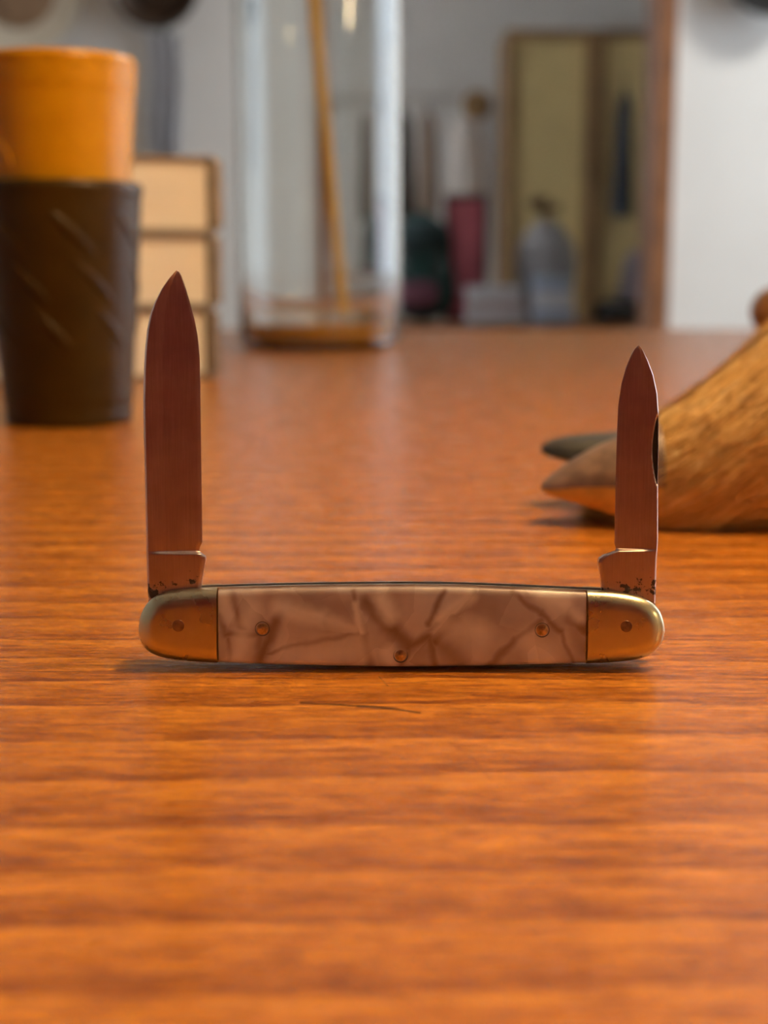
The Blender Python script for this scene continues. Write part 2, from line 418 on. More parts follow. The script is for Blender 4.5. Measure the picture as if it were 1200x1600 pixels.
# blades
ts = NT('red_tint_patina_steel'); vec = ts.coords()
br = ts.noise(ts.coords((6500, 6500, 160)), 1.0, 3, .6); cl = ts.noise(vec, 190, 5, .62); spots = ts.noise(vec, 850, 4, .62); sp2 = ts.noise(vec, 160, 2, .5)
sx = ts.n('ShaderNodeSeparateXYZ'); ts.l(vec, sx.inputs[0])
zlow = ts.maprange(sx.outputs[2], KZ(0, 925, 0)[1], KZ(0, 855, 0)[1], .20, -.12)       # rust pits gather on the tang
rust = ts.maprange(ts.math('ADD', ts.math('ADD', spots, zlow), ts.math('MULTIPLY', ts.math('SUBTRACT', sp2, .5), .25)), .69, .74, 0, .9)
col = ts.ramp(ts.math('ADD', ts.math('MULTIPLY', cl, .5), ts.math('MULTIPLY', br, .5)), [(.25, (.50, .38, .35)), (.5, (.62, .49, .45)), (.75, (.76, .62, .58))])  # red reflection tinted into the colour, over mottled patina
col = ts.mix(rust, col, (.05, .03, .02)); ts.l(col, ts.b.inputs['Base Color'])
ts.set(Metallic=1.0); rg = ts.math('ADD', ts.maprange(cl, .2, .8, .27, .33), ts.math('MULTIPLY', rust, .4)); ts.l(rg, ts.b.inputs['Roughness'])
ts.bump(br, .05, .0002)
m_steel = ts.m
m_nick_shade = simple('black_nick_shade', (.025, .018, .014), .5, .3, var=.4, scale=900)  # shade inside the thumb groove, put into a near-black colour

def blade(name, left, right, spine_left, y_plunge, label, nick=None):
    yb = .0
    L = np.array([KZ(x, y, yb) for x, y in left]); Rr = np.array([KZ(x, y, yb) for x, y in right])
    L = L[np.argsort(L[:, 1])]; Rr = Rr[np.argsort(Rr[:, 1])]
    z0, z1 = max(L[0, 1], Rr[0, 1]), L[-1, 1]
    zp = KZ(270, y_plunge, yb)[1]
    zs = np.unique(np.concatenate([np.linspace(z0, zp - .0012, 26), np.linspace(zp - .0012, zp + .0012, 26), np.linspace(zp + .0012, z1 - .004, 90), z1 - .004 * (1 - np.sin(np.linspace(0, math.pi / 2, 26))), Rr[:, 1], L[:, 1]]))
    zs = zs[(zs >= z0) & (zs <= z1)]
    nu = 44; h0 = .00078; bm = bmesh.new(); A, B = [], []
    nk = None
    if nick:
        nz0, nz1 = KZ(1026, nick[1], yb)[1], KZ(1026, nick[0], yb)[1]; nxr = KZ(nick[2], 700, yb)[0]; nw = nick[3] * PX
    for z in zs:
        a = np.interp(z, L[:, 1], L[:, 0]); b = np.interp(z, Rr[:, 1], Rr[:, 0]); ra, rb = [], []
        if b - a < 4e-5: m = (a + b) / 2; a, b = m - 2e-5, m + 2e-5
        for i in range(nu + 1):
            u = i / nu; x = a + (b - a) * u; s = u if spine_left else 1 - u       # s: 0 spine .. 1 edge
            k = min(max((z - zp + .0002) / .00045, 0), 1); k = k * k * (3 - 2 * k)
            if not spine_left or True: k *= min(1, .25 + 2.2 * s)
            grind = 1 - .80 * s ** .9
            h = h0 * ((1 - k) + k * grind * .78)
            h *= min(1, .25 + min(s, 1) / .03 * .75)                                # softened spine corner
            tip = max(0, (z - (z1 - .012)) / .012); h *= 1 - .55 * tip ** 1.5
            e = min(1, (1 - s) / .06); h *= .35 + .65 * e if k > .5 else .8 + .2 * e
            y = -h
            if nick:
                zz = (z - nz0) / (nz1 - nz0)
                if 0 < zz < 1:
                    xw = nxr - nw * math.sin(math.pi * zz) ** .8
                    if xw < x < nxr: y = min(y + .00038 * min(1, (x - xw) / (.25 * nw)), -.00005)
            ra.append(bm.verts.new((x, y, z))); rb.append(bm.verts.new((x, h, z)))
        A.append(ra); B.append(rb)
    n = len(zs)
    for j in range(n - 1):
        for i in range(nu):
            bm.faces.new((A[j][i], A[j][i+1], A[j+1][i+1], A[j+1][i])); bm.faces.new((B[j][i], B[j+1][i], B[j+1][i+1], B[j][i+1]))
        bm.faces.new((A[j][0], A[j+1][0], B[j+1][0], B[j][0])); bm.faces.new((A[j][nu], B[j][nu], B[j+1][nu], A[j+1][nu]))
    bm.faces.new(A[0] + B[0][::-1]); bm.faces.new(A[-1][::-1] + B[-1])
    o = part(name, bm, m_steel, knife, 35, False); o['label'] = label
    if nick:
        fb = bmesh.new(); N = 24; va, vb = [], []
        for i in range(N + 1):
            zz = .01 + .98 * i / N; z = nz0 + (nz1 - nz0) * zz; xw = nxr - nw * .96 * math.sin(math.pi * zz) ** .8
            rb_ = np.interp(z, Rr[:, 1], Rr[:, 0]); la = np.interp(z, L[:, 1], L[:, 0])
            def surf(x):
                s = 1 - (x - la) / (rb_ - la); return h0 * (1 - .80 * s ** .9) * .78
            va.append(fb.verts.new((xw, -surf(xw) + .00010, z))); vb.append(fb.verts.new((nxr, -surf(nxr) + .00016, z)))
        for i in range(N): fb.faces.new((va[i], vb[i], vb[i+1], va[i+1]))
        q = part('nail_nick_shade', fb, m_nick_shade, o, None, True); q.matrix_parent_inverse = Matrix.Identity(4); q['label'] = 'dark crescent of painted shade in the thumb groove'
    return o
blade('blade', [(234, 985), (232, 930), (231, 918), (229, 860), (227, 760), (225, 680), (224, 620), (225, 575), (227, 540), (230, 512), (235, 488), (242, 469), (253, 448), (265, 431), (273, 422), (277, 419)],
      [(310, 985), (314, 930), (315, 918), (316, 903), (319, 886), (322, 871), (321, 866), (314, 861), (311, 856), (312.5, 851), (316, 844), (316, 820), (315, 760), (314, 680), (313, 600), (312, 555), (309, 522), (304, 496), (297, 470), (290, 446), (284, 428), (280, 421), (277, 419)],
      True, 860, 'long spear point blade of dull steel tinted with a red reflection')
blade('blade', [(948, 985), (942, 930), (940, 918), (938, 900), (934, 874), (936, 869), (943, 864), (955, 860), (961, 858), (962, 853), (960, 846), (961, 800), (962, 740), (964, 670), (966, 630), (971, 596), (978, 571), (987, 549), (992, 541), (997, 536.5)],
      [(1020, 985), (1024, 935), (1026, 870), (1028, 840), (1028, 740), (1029, 690), (1029, 640), (1027, 611), (1021, 583), (1012, 560), (1003, 542), (997, 536.5)],
      False, 856, 'short pen blade with a dark thumb groove', (640, 757, 1026.5, 9.0))

# ================================================================== CUPS
def px_r(pxw, Y, py=500): return on_plane_y(600 + pxw, py, Y)[0] - on_plane_y(600, py, Y)[0]
CY = on_ground(102, 670)[1] + .0225
CXB = on_plane_y(103, 500, CY)[0]
zc = lambda py: on_plane_y(103, py, CY)[2]
r_b, r_t = px_r(98, CY), px_r(124, CY)
zb_top = zc(286)
def prof_cup(rb, rt, h, z0, wall=.0018, foot=.0012, rim=.0012, rings=()):
    out = [(0, z0 + foot), (rb * .86, z0 + foot), (rb * .90, z0), (rb - .001, z0), (rb, z0 + .001)]
    for k in range(1, 40):
        t = k / 40; z = z0 + h * t; r = rb + (rt - rb) * t
        for (zz, wd, am) in rings: r += am * math.exp(-((z - zz) / wd) ** 2)
        out.append((r, z))
    out += [(rt, z0 + h - rim), (rt - rim * .3, z0 + h - rim * .3), (rt - wall / 2, z0 + h), (rt - wall, z0 + h - rim * .4), (rt - wall, z0 + h - rim)]
    for t in (.75, .5, .25, .05): out.append((rb + (rt - rb) * t - wall, z0 + h * t))
    out.append((0, z0 + .003)); return out
tc_ = NT('dark_brown_glaze'); fz = tc_.noise(tc_.coords(), 60, 4)
tc_.l(tc_.ramp(fz, [(.3, (.036, .018, .002)), (.7, (.052, .027, .003))]), tc_.b.inputs['Base Color']); tc_.set(Roughness=.38, Specular_IOR_Level=.22); tc_.bump(fz, .1, .001)
m_brown = tc_.m
brown = tag(empty('brown_cup', (CXB, CY, 0)), 'dark brown embossed cup standing on the table with a yellow cup stacked inside', 'cup')
part('body', lathe(prof_cup(r_b, r_t, zb_top, 0, rings=((zb_top - .002, .0016, .0006), (.006, .0009, -.0005), (.0095, .0012, .0003))), (CXB, CY)), m_brown, brown, 50)
def leaf_me(r0, z0, r1, z1, dang, wd, hgt):
    """raised slanting stroke that follows the cup's wall from (r0,z0) to (r1,z1) while turning by dang"""
    rings = []; N = 14
    for i in range(N + 1):
        t = i / N; a = -dang / 2 + dang * t; r = r0 + (r1 - r0) * t - .0003; z = z0 + (z1 - z0) * t
        k = math.sin(math.pi * (t * .96 + .02)) ** .6
        rad = Vector((math.sin(a), -math.cos(a), 0)); tanv = Vector((math.cos(a), math.sin(a), 0)); up = Vector((0, 0, 1))
        across = (tanv * .65 + up * .75).normalized(); c0 = rad * r + up * z
        rings.append([c0 + across * (wd * k * math.cos(q)) + rad * (hgt * k * math.sin(q)) for q in [2 * math.pi * j / 10 for j in range(10)]])
    bm = loft(rings); return finish(bm, 'embossed_leaf', 60)
rows = [(zc(330), zc(402), 0), (zc(405), zc(475), .33), (zc(478), zc(545), .66)]
for zhi, zlo, ph in rows:
    rz = lambda z: r_b + (r_t - r_b) * z / zb_top
    me = leaf_me(rz(zhi), zhi, rz(zlo), zlo, .62, .0020, .0009); me.materials.append(m_brown)
    for k in range(7):
        o = bpy.data.objects.new('embossed_leaf', me); COL.objects.link(o); o.parent = brown
        o.rotation_euler = (0, 0, 2 * math.pi * (k + ph) / 7 + .35); o.location = (0, 0, 0)
ty = NT('amber_yellow_glaze'); fz = ty.noise(ty.coords(), 90, 4)
ty.l(ty.ramp(fz, [(.3, (.50, .228, .002)), (.7, (.58, .275, .003))]), ty.b.inputs['Base Color']); ty.set(Roughness=.35, Specular_IOR_Level=.25); ty.bump(fz, .05, .0008)
m_yel = ty.m
zy0, zy1 = zb_top - .036, zc(92)
ry0, ry1 = px_r(98, CY), px_r(121, CY)
yel = tag(empty('yellow_cup', (CXB, CY, zy0)), 'amber yellow cup with ridged rim nested in the dark brown cup', 'cup')
rt = ry1; hy = zy1 - zy0
part('body', lathe(prof_cup(ry0 * .97, rt, hy, zy0, rim=.002, rings=((zy1 - .0015, .0012, .0006), (zy1 - .0052, .0008, .0008), (zy1 - .0092, .0008, .0008))), (CXB, CY)), m_yel, yel, 50)
# embossed scroll on the yellow cup's wall
zs0, zs1 = zc(275) - zy0, zc(170) - zy0
ryz = lambda z: ry0 * .97 + (rt - ry0 * .97) * z / hy
for k, (rad_, wd) in enumerate(((.0105, .0011), (.0070, .0009))):
    rings = []; zc0 = (zs0 * .9 + zs1 * .1)
    for i in range(25):
        q = R(10 + 160 * i / 24); dz = rad_ * 1.5 * math.sin(q); ax = -rad_ * math.cos(q)
        z = zc0 + dz * .9 - .003; r = ryz(z) - .0003; a = R(-52) + ax / r
        n_ = Vector((math.sin(a), -math.cos(a), 0)); c0 = n_ * r + Vector((0, 0, z)); tt = Vector((math.cos(a), math.sin(a), 0)); up = Vector((0, 0, 1))
        ac = (tt * -math.cos(q) + up * math.sin(q))
        rings.append([c0 + ac * (wd * math.cos(g)) + n_ * (.0008 * math.sin(g)) for g in [2 * math.pi * j / 8 for j in range(8)]])
    part('embossed_scroll', loft(rings), m_yel, yel, 60, False)

# ================================================================== BOOKS
m_pages = NT('aged_page_edges'); f = m_pages.noise(m_pages.coords((8, 8, 900)), 1.0, 3, .7)
m_pages.l(m_pages.ramp(f, [(.3, (.80, .77, .71)), (.7, (.92, .90, .86))]), m_pages.b.inputs['Base Color']); m_pages.set(Roughness=.85); m_pages.bump(f, .4, .001)
m_cov = [simple('grey_brown_cover', (.20, .16, .13), .55, var=.2, scale=60), simple('grey_cover', (.26, .24, .23), .55, var=.2, scale=60), simple('tan_grey_cover', (.30, .26, .22), .55, var=.2, scale=60)]
BA = on_ground(200, 601); bx0, by0 = BA[0], BA[1]
labels = ['thick book with cream page edges, lowest of the stack behind the cups', 'book with cream page edges in the middle of the stack behind the cups', 'thick book with cream page edges, topmost of the stack behind the cups']
zbk = 0.0
for i, (h, ln, dp, yaw, off) in enumerate(((.0345, .105, .15, 24, 0), (.036, .107, .15, 20, .004), (.0365, .110, .15, 17, .006))):
    # local frame: origin at the near right of the fore edge; x to the left along the visible page edge, y away
    e = tag(empty('book', (bx0 + .036 + off * .4, by0 + .040, zbk), (0, 0, R(yaw))), labels[i], 'book', 'books stacked behind the cups')
    cov = .0022
    part('page_block', box((-ln, .003, cov), (-.004, dp - .003, h - cov), .0006), m_pages.m, e, None, False)
    part('front_cover', box((-ln - .002, 0, h - cov), (0, dp, h), .0008), m_cov[i], e, None, False)
    part('back_cover', box((-ln - .002, 0, 0), (0, dp, cov), .0008), m_cov[i], e, None, False)
    part('spine', box((-.003, 0, cov * .9), (.0035, dp, h - cov * .9), .0014), m_cov[i], e, None, False)
    zbk += h

# ================================================================== GLASS JAR WITH A STICK
JC = on_ground(500, 548); JY = JC[1] + .046; JX = on_plane_y(499, 400, JY)[0]
jr = px_r(126, JY); jh = .285
gl = NT('clear_glass'); gl.set(Base_Color=(.97, .985, .97, 1), Roughness=.015, IOR=1.45); gl.b.inputs['Transmission Weight'].default_value = 1
jar = tag(empty('glass_jar', (JX, JY, 0)), 'tall clear glass cylinder jar holding a thin yellow stick', 'jar')
wl = .0030
prof = [(0, .001), (jr * .75, .001), (jr * .80, 0), (jr - .006, 0), (jr - .0015, .003), (jr, .009)] + [(jr, jh * t) for t in (.2, .5, .8)] + [(jr, jh - .002), (jr - wl / 2, jh), (jr - wl, jh - .002)] + [(jr - wl, jh * t) for t in (.8, .5, .2)] + [(jr - wl, .009), (jr - wl - .003, .0050), (0, .0045)]
part('glass_wall', lathe(prof, (JX, JY), 96), gl.m, jar, 40)
am = NT('amber_gloss'); am.set(Base_Color=(.60, .30, .05, 1), Roughness=.12, Coat_Weight=.3)
part('amber_disc', lathe([(0, .0048), (jr - wl - .0035, .0053), (jr - wl - .0003, .0092), (jr - wl - .0003, .0165), (0, .0160)], (JX, JY), 64), am.m, jar, 40)  # glossy amber disc across the jar's bottom
m_stick = wood_simple('yellow_wood', (.62, .36, .06), (.76, .50, .12), (60, 60, 6), .5)
b0 = on_plane_y(537, 520, JY - .004); t0 = on_plane_y(485, -40, JY + .012)
b0[2] = .0195
stick = tag(empty('wooden_stick', b0.tolist()), 'thin yellow wooden stick leaning inside the glass jar', 'stick')
part('shaft', tube([tuple(b0 + (t0 - b0) * k) for k in (0, .01, .3, .7, 1.02)], [.0030, .0038, .0040, .0042, .0040], 14), m_stick, stick, 50)
part('rounded_tip', tube([tuple(b0 + (t0 - b0) * k) for k in (1.02, 1.035, 1.045)], [.0040, .0034, .0014], 14), m_stick, stick, 50)

# ================================================================== DEER FOOT
FY = on_ground(1120, 832)[1] + .019
sect = [(985, 702, 795, .008), (1005, 684, 808, .010), (1030, 655, 822, .0135), (1060, 630, 829, .0165), (1100, 601, 832, .0185), (1150, 562, 834, .0200), (1200, 522, 834, .0205), (1260, 480, 832, .0205), (1330, 455, 815, .0190), (1420, 450, 770, .0165), (1540, 445, 715, .0150), (1680, 430, 680, .0148), (1720, 430, 674, .0140)]
def cr(P, n): return smooth_curve(P, n)
fsec = cr(sect, 5)
foot = tag(empty('deer_foot', (on_plane_y(1180, 800, FY)[0], FY, 0)), 'tan furred deer foot with cloven hoof lying on the table', 'animal foot')
m_skin = simple('fur_underlayer', (.30, .155, .055), .8, var=.3, scale=120)
rings = []; NR = 28
def ring_at(s):
    px, t, b, hy = s; P0, P1 = on_plane_y(px, t, FY), on_plane_y(px, b, FY)
    z0, z1 = max(P1[2], .0006), P0[2]
    return P0[0], (z0 + z1) / 2, (z1 - z0) / 2, hy
for s in fsec:
    x, zm, hz, hy = ring_at(s)
    rings.append([(x, FY + hy * .93 * math.cos(2*math.pi*k/NR), zm + hz * .93 * math.sin(2*math.pi*k/NR)) for k in range(NR)])
part('leg_skin', loft(rings), m_skin, foot, 60)
# fur: single tapering hairs combed towards the hoof
RG = np.array(rings); NS = len(RG)
xs = RG[:, 0, 0]; wts = np.diff(xs); wts[xs[:-1] > .135] *= .25; wts /= wts.sum()
N = 36000
ii = rng.choice(NS - 1, N, p=wts); fu = rng.random(N); th = rng.random(N) * 2 * np.pi; kf = th / (2 * np.pi) * NR
k0 = np.floor(kf).astype(int) % NR; k1 = (k0 + 1) % NR; fk = (kf - np.floor(kf))[:, None]; fu_ = fu[:, None]
A = RG[ii, k0] * (1 - fk) + RG[ii, k1] * fk; Bp = RG[ii + 1, k0] * (1 - fk) + RG[ii + 1, k1] * fk
P = A * (1 - fu_) + Bp * fu_
T = A - Bp; T /= np.linalg.norm(T, axis=1)[:, None]                      # towards the hoof
C_ = np.stack([P[:, 0], np.full(N, FY), (RG[ii, 7, 2] + RG[ii, 21, 2]) / 2], 1); Nn = P - C_; Nn[:, 0] = 0; Nn /= np.linalg.norm(Nn, axis=1)[:, None]
NC = 2600
ci = rng.choice(N, NC, replace=False)                                    # tufts: each hair leans to the tip of its nearest tuft
U = np.stack([P[:, 0] * .55, P[:, 1], P[:, 2]], 1)
own = np.concatenate([np.argmin(((U[k:k + 2000, None] - U[None, ci]) ** 2).sum(2), 1) for k in range(0, N, 2000)])
ct = rng.normal(0, 1, NC); clump = ct[own]; ctone = rng.random(NC)[own]
side = np.cross(Nn, T); side /= np.linalg.norm(side, axis=1)[:, None]
Lh = (.0125 + .009 * rng.random(N)) * np.where(P[:, 0] < .066, .75, 1.0)
dirv = T + side * (rng.normal(0, .08, N) + clump * .07)[:, None] + np.array([0, 0, -.28]); dirv /= np.linalg.norm(dirv, axis=1)[:, None]
wd = .00014 * (.6 + .8 * rng.random(N))
V = []; lift = (.10 + .22 * rng.random(N))
for j, (t, wk, up) in enumerate(((0, 1.0, -.02), (.35, .95, .8), (.7, .7, 1.05), (1.0, .06, .75))):
    ctr = P + dirv * (Lh * t)[:, None] + Nn * (Lh * lift * up * .75)[:, None]
    ctr = ctr + (P[ci][own] - P) * (.40 * t)
    ctr[:, 2] = np.maximum(ctr[:, 2], .0003)
    V += [ctr - side * (wd * wk)[:, None], ctr + side * (wd * wk)[:, None]]
V = np.stack(V, 1).reshape(-1, 3)
base = np.arange(N)[:, None] * 8
q = np.concatenate([base + np.array([[0, 1, 3, 2]]), base + np.array([[2, 3, 5, 4]]), base + np.array([[4, 5, 7, 6]])], 0)
me = bpy.data.meshes.new('fur'); me.from_pydata(V.tolist(), [], q.tolist()); me.update()
att = me.attributes.new('tuft', 'FLOAT', 'POINT'); att.data.foreach_set('value', np.repeat(np.clip(.40 * ctone + .60 * rng.random(N), 0, 1), 8).astype(np.float32))
tf = NT('tan_fur'); geo = tf.n('ShaderNodeAttribute', attribute_name='tuft')
pat = tf.noise(tf.coords((.45, 1, 1)), 150, 3, .6)
cf = tf.ramp(tf.math('ADD', tf.math('MULTIPLY', geo.outputs['Fac'], .5), tf.math('MULTIPLY', pat, .35)), [(.22, (.44, .21, .055)), (.43, (.82, .50, .15)), (.66, (.97, .76, .38))])
tf.l(cf, tf.b.inputs['Base Color']); tf.set(Roughness=.5, Specular_IOR_Level=.3)
fo = link('fur', me, tf.m, foot); fo['kind'] = 'stuff'
# hooves
m_hoof_a = simple('grey_brown_horn', (.20, .125, .085), .42, var=.45, scale=220, bump=.2, bdist=.0005)
m_hoof_b = simple('dark_grey_horn', (.045, .045, .040), .4, var=.3, scale=200, bump=.2, bdist=.0005)
m_sole = simple('amber_sole_horn', (.72, .40, .08), .4, var=.25, scale=160)
def hoof(secs, Yc, mat, split, label, sole_mat):
    """secs: (px, top, bottom, half depth); the lower `split` share is the sole"""
    top, bot = [], []
    for px, t, b, hy in cr(secs, 5):
        P0, P1 = on_plane_y(px, t, Yc), on_plane_y(px, b, Yc); x = P0[0]; z1, z0 = P0[2], max(P1[2], .0004); zs = z0 + (z1 - z0) * split
        top.append([(x, Yc + hy * math.cos(a), zs + (z1 - zs) * math.sin(a)) for a in np.linspace(0, math.pi, 13)] + [(x, Yc + hy * k, zs - .0002) for k in (-.9, -.4, 0, .4, .9)])
        bot.append([(x, Yc + hy * .97 * k, zs - .00005) for k in (1, .5, 0, -.5, -1)] + [(x, Yc + hy * k, z0 + (zs - z0) * e) for k, e in ((-1.0, .5), (-.8, .05), (-.3, 0), (.3, 0), (.8, .05), (1.0, .5))])
    o = part('hoof', loft(top), mat, foot, 50); o['label'] = label
    s = part('sole', loft(bot), sole_mat, o, 50); s.matrix_parent_inverse = Matrix.Identity(4)
hoof([(846, 757, 768, .0010), (854, 748, 771, .0028), (870, 737, 775, .0046), (895, 718, 781, .0066), (930, 699, 790, .0082), (965, 683, 800, .0092), (1000, 668, 810, .0096), (1030, 662, 816, .0092)], FY - .008, m_hoof_a, .42, 'grey brown hoof toe with an amber sole', m_sole)
hoof([(846, 697, 706, .0010), (855, 690, 711, .0030), (880, 683, 716, .0055), (920, 678, 722, .0075), (960, 675, 733, .0085), (1000, 672, 745, .0085), (1030, 672, 758, .008)], FY + .014, m_hoof_b, .25, 'dark grey hoof toe behind the paler one', m_hoof_b)
# ================================================================== brown wooden ball on a turned stand behind the foot
BY = on_ground(1240, 600)[1]
BC = on_plane_y(1212, 487, BY); br_ = px_r(39, BY)
m_ball = wood_simple('dark_turned_wood', (.17, .075, .022), (.27, .125, .04), (12, 12, 40), .35)
st = tag(empty('turned_finial', (BC[0], BC[1], 0)), 'dark brown turned wooden ball on a stand behind the deer foot', 'ornament')
zc_ = BC[2]
part('ball', lathe([(br_ * math.sin(math.pi * k / 20), zc_ - br_ * math.cos(math.pi * k / 20)) for k in range(21)], (BC[0], BC[1]), 40), m_ball, st, 60)
part('stem', lathe([(.004, .004), (.006, .006), (.0035, .010), (.0032, zc_ - br_ - .002), (.0055, zc_ - br_ - .001), (.006, zc_ - br_ + .0012), (0, zc_ - br_ + .0013)], (BC[0], BC[1]), 24), m_ball, st, 50)
part('base', lathe([(0, 0), (.014, 0), (.015, .0015), (.013, .004), (.007, .0055), (0, .0057)], (BC[0], BC[1]), 32), m_ball, st, 50)

# ================================================================== WALL THINGS BY THE DOORWAY
def wall_disc(name, px, py, rpx, mats, label, Y=YB, proud=.03, cat='wall ornament', ring=.55):
    c = on_plane_y(px, py, Y); r = px_r(rpx, Y)
    e = tag(empty(name, (c[0], Y, c[2])), label, cat)
    def disc(nm, prof, mat):
        bm = lathe(prof, n=40); bmesh.ops.transform(bm, matrix=Matrix.Translation((c[0], Y, c[2])) @ Matrix.Rotation(R(90), 4, 'X'), verts=bm.verts)
        part(nm, bm, mat, e, 50)
    disc('rim', [(0, 0), (r * .6, 0), (r * .7, proud * .25), (r, proud), (r * .985, proud + .006), (r * ring * 1.05, proud * .45), (r * ring, proud * .4), (0, proud * .38)], mats[0])
    disc('centre', [(0, proud * .37), (r * ring * .98, proud * .39), (r * ring * .9, proud * .50), (r * ring * .5, proud * .62), (0, proud * .68)], mats[1])
m_cream = simple('cream_glaze', (.78, .70, .55), .3, var=.05, scale=12)
m_dkw = simple('dark_brown_wood', (.060, .036, .022), .45, var=.3, scale=20)
m_blk = simple('black_iron', (.022, .021, .020), .45, var=.2, scale=20)
m_tanp = simple('tan_brown_paint', (.30, .19, .11), .5, var=.3, scale=20)
wall_disc('wall_plate', 28, -18, 98, (m_cream, m_tanp), 'cream plate with a brown middle hung on the white wall', cat='plate', ring=.62)
wall_disc('wall_bowl', 249, -18, 66, (m_dkw, m_dkw), 'dark brown wooden bowl hung on the wall above a pale towel', proud=.07, cat='bowl')
wall_disc('wall_disc', 1192, -44, 72, (m_blk, m_blk), 'black iron disc hung on the white wall right of the doorway', proud=.09)
# pale towel under the bowl
m_towel = simple('pale_grey_towel', (.60, .60, .63), .9, var=.08, scale=30)
Tt, Tb = on_plane_y(232, 55, YB - .03), on_plane_y(285, 262, YB - .03)
nx = 24; fr, bk = [], []
bm = bmesh.new(); G = []
for j in range(9):
    row = []
    for i in range(nx + 1):
        u = i / nx; x = Tt[0] + (Tb[0] - Tt[0]) * u; z = Tt[2] + (Tb[2] - Tt[2]) * j / 8
        row.append(bm.verts.new((x + .004 * math.sin(j * .7), YB - .035 - .018 * math.sin(u * 15 + .4) * (.3 + .7 * j / 8), z)))
    G.append(row)
for j in range(8):
    for i in range(nx): bm.faces.new((G[j][i], G[j][i+1], G[j+1][i+1], G[j+1][i]))
bmesh.ops.solidify(bm, geom=bm.faces[:], thickness=.004)
tw_e = tag(empty('hanging_towel', ((Tt[0] + Tb[0]) / 2, YB, Tb[2])), 'pale grey towel hanging in folds below the dark bowl', 'towel')
part('cloth', bm, m_towel, tw_e, 60)
part('hook', tube([((Tt[0]+Tb[0])/2, YB + .001, Tt[2] + .004), ((Tt[0]+Tb[0])/2, YB - .03, Tt[2] + .006), ((Tt[0]+Tb[0])/2, YB - .045, Tt[2] + .02)], .005), m_blk, tw_e, 50)

# ================================================================== ROOM BEYOND THE DOORWAY
def pbox(px0, py0, px1, py1, Y, depth, bevel=.0):
    a, b = on_plane_y(px0, py1, Y), on_plane_y(px1, py0, Y)
    return box((a[0], Y, a[2]), (b[0], Y + depth, b[2]), bevel)
# wardrobe with yellow door panels
WYF = 6.55
m_yellowdoor = simple('dull_yellow_paint', (.62, .48, .21), .5, var=.08, scale=5)
m_wframe = simple('olive_brown_wood', (.26, .155, .062), .5, var=.2, scale=8)
wr = tag(empty('wardrobe', (on_plane_y(930, 400, WYF)[0], WYF + .25, FLOOR)), 'tall wardrobe with dull yellow panels in brown frames seen through the doorway', 'wardrobe')
a = on_plane_y(792, 44, WYF); b = on_plane_y(1110, 44, WYF); zt_ = a[2]
part('carcass', box((a[0], WYF + .03, FLOOR), (b[0], WYF + .5, zt_), .005), m_wframe, wr)
for x0, x1 in ((794, 936), (938, 1080)):
    A_, B_ = on_plane_y(x0, 48, WYF), on_plane_y(x1, 48, WYF)
    d = part('door', box((A_[0], WYF + .008, FLOOR + .08), (B_[0], WYF + .029, A_[2]), .003), m_yellowdoor, wr)
    st_w = px_r(9, WYF) if x0 < 900 else px_r(11, WYF)
    lft, rgt = (px_r(10, WYF), px_r(20, WYF)) if x0 < 900 else (px_r(10, WYF), px_r(10, WYF))
    for nm, lo, hi in (('stile', (A_[0], WYF - .012, FLOOR + .08), (A_[0] + lft, WYF + .0075, A_[2])), ('stile', (B_[0] - rgt, WYF - .012, FLOOR + .08), (B_[0], WYF + .0075, A_[2])),
                       ('rail', (A_[0] + lft, WYF - .012, A_[2] - .04), (B_[0] - rgt, WYF + .0075, A_[2])), ('rail', (A_[0] + lft, WYF - .012, FLOOR + .08), (B_[0] - rgt, WYF + .0075, FLOOR + .18))):
        part(nm, box(lo, hi, .002), m_wframe, d).matrix_parent_inverse = Matrix.Identity(4)
# garments
def garment(name, px0, py0, px1, py1, Y, mat, label, cat, folds=5, hook_z=None, amp=.02, shoulders=.65, group=None):
    a, b = on_plane_y(px0, py0, Y), on_plane_y(px1, py1, Y); xm = (a[0] + b[0]) / 2; hw = (b[0] - a[0]) / 2
    e = tag(empty(name, (xm, Y, b[2])), label, cat, group)
    rings = []; n = 48
    for j in range(13):
        t = j / 12; z = a[2] + (b[2] - a[2]) * t
        k = (.18 + .82 * min(1, t / .12) ** .6) * (shoulders + (1 - shoulders) * t) if t < 1 else .98
        ring = []
        for i in range(n):
            q = 2 * math.pi * i / n; m = 1 + amp * 6 * math.sin(folds * q + t * 1.5) * t
            ring.append((xm + hw * k * math.cos(q) * (1 + amp * math.sin(folds * q)), Y + .045 * (.4 + .6 * min(1, t / .2)) * math.sin(q) * m, z))
        rings.append(ring)
    part('cloth', loft(rings), mat, e, 60)
    part('hanger_hook', tube([(xm, Y, a[2] - .01), (xm, Y, (a[2] + (hook_z or a[2] + .05)) / 2), (xm, Y, hook_z or a[2] + .05)], .004), m_blk, e, 50)
    return e
garment('dark_coat', 960, 138, 988, 340, WYF - .075, simple('dark_slate_cloth', (.028, .033, .042), .85, var=.2), 'dark slate coat hanging on the wardrobe door', 'coat', 4)
_p = on_plane_y(974, 138, WYF - .075)
part('peg', tube([(_p[0], WYF + .012, _p[2] + .055), (_p[0], WYF - .085, _p[2] + .056)], .007, 10), m_wframe, wr, 50)
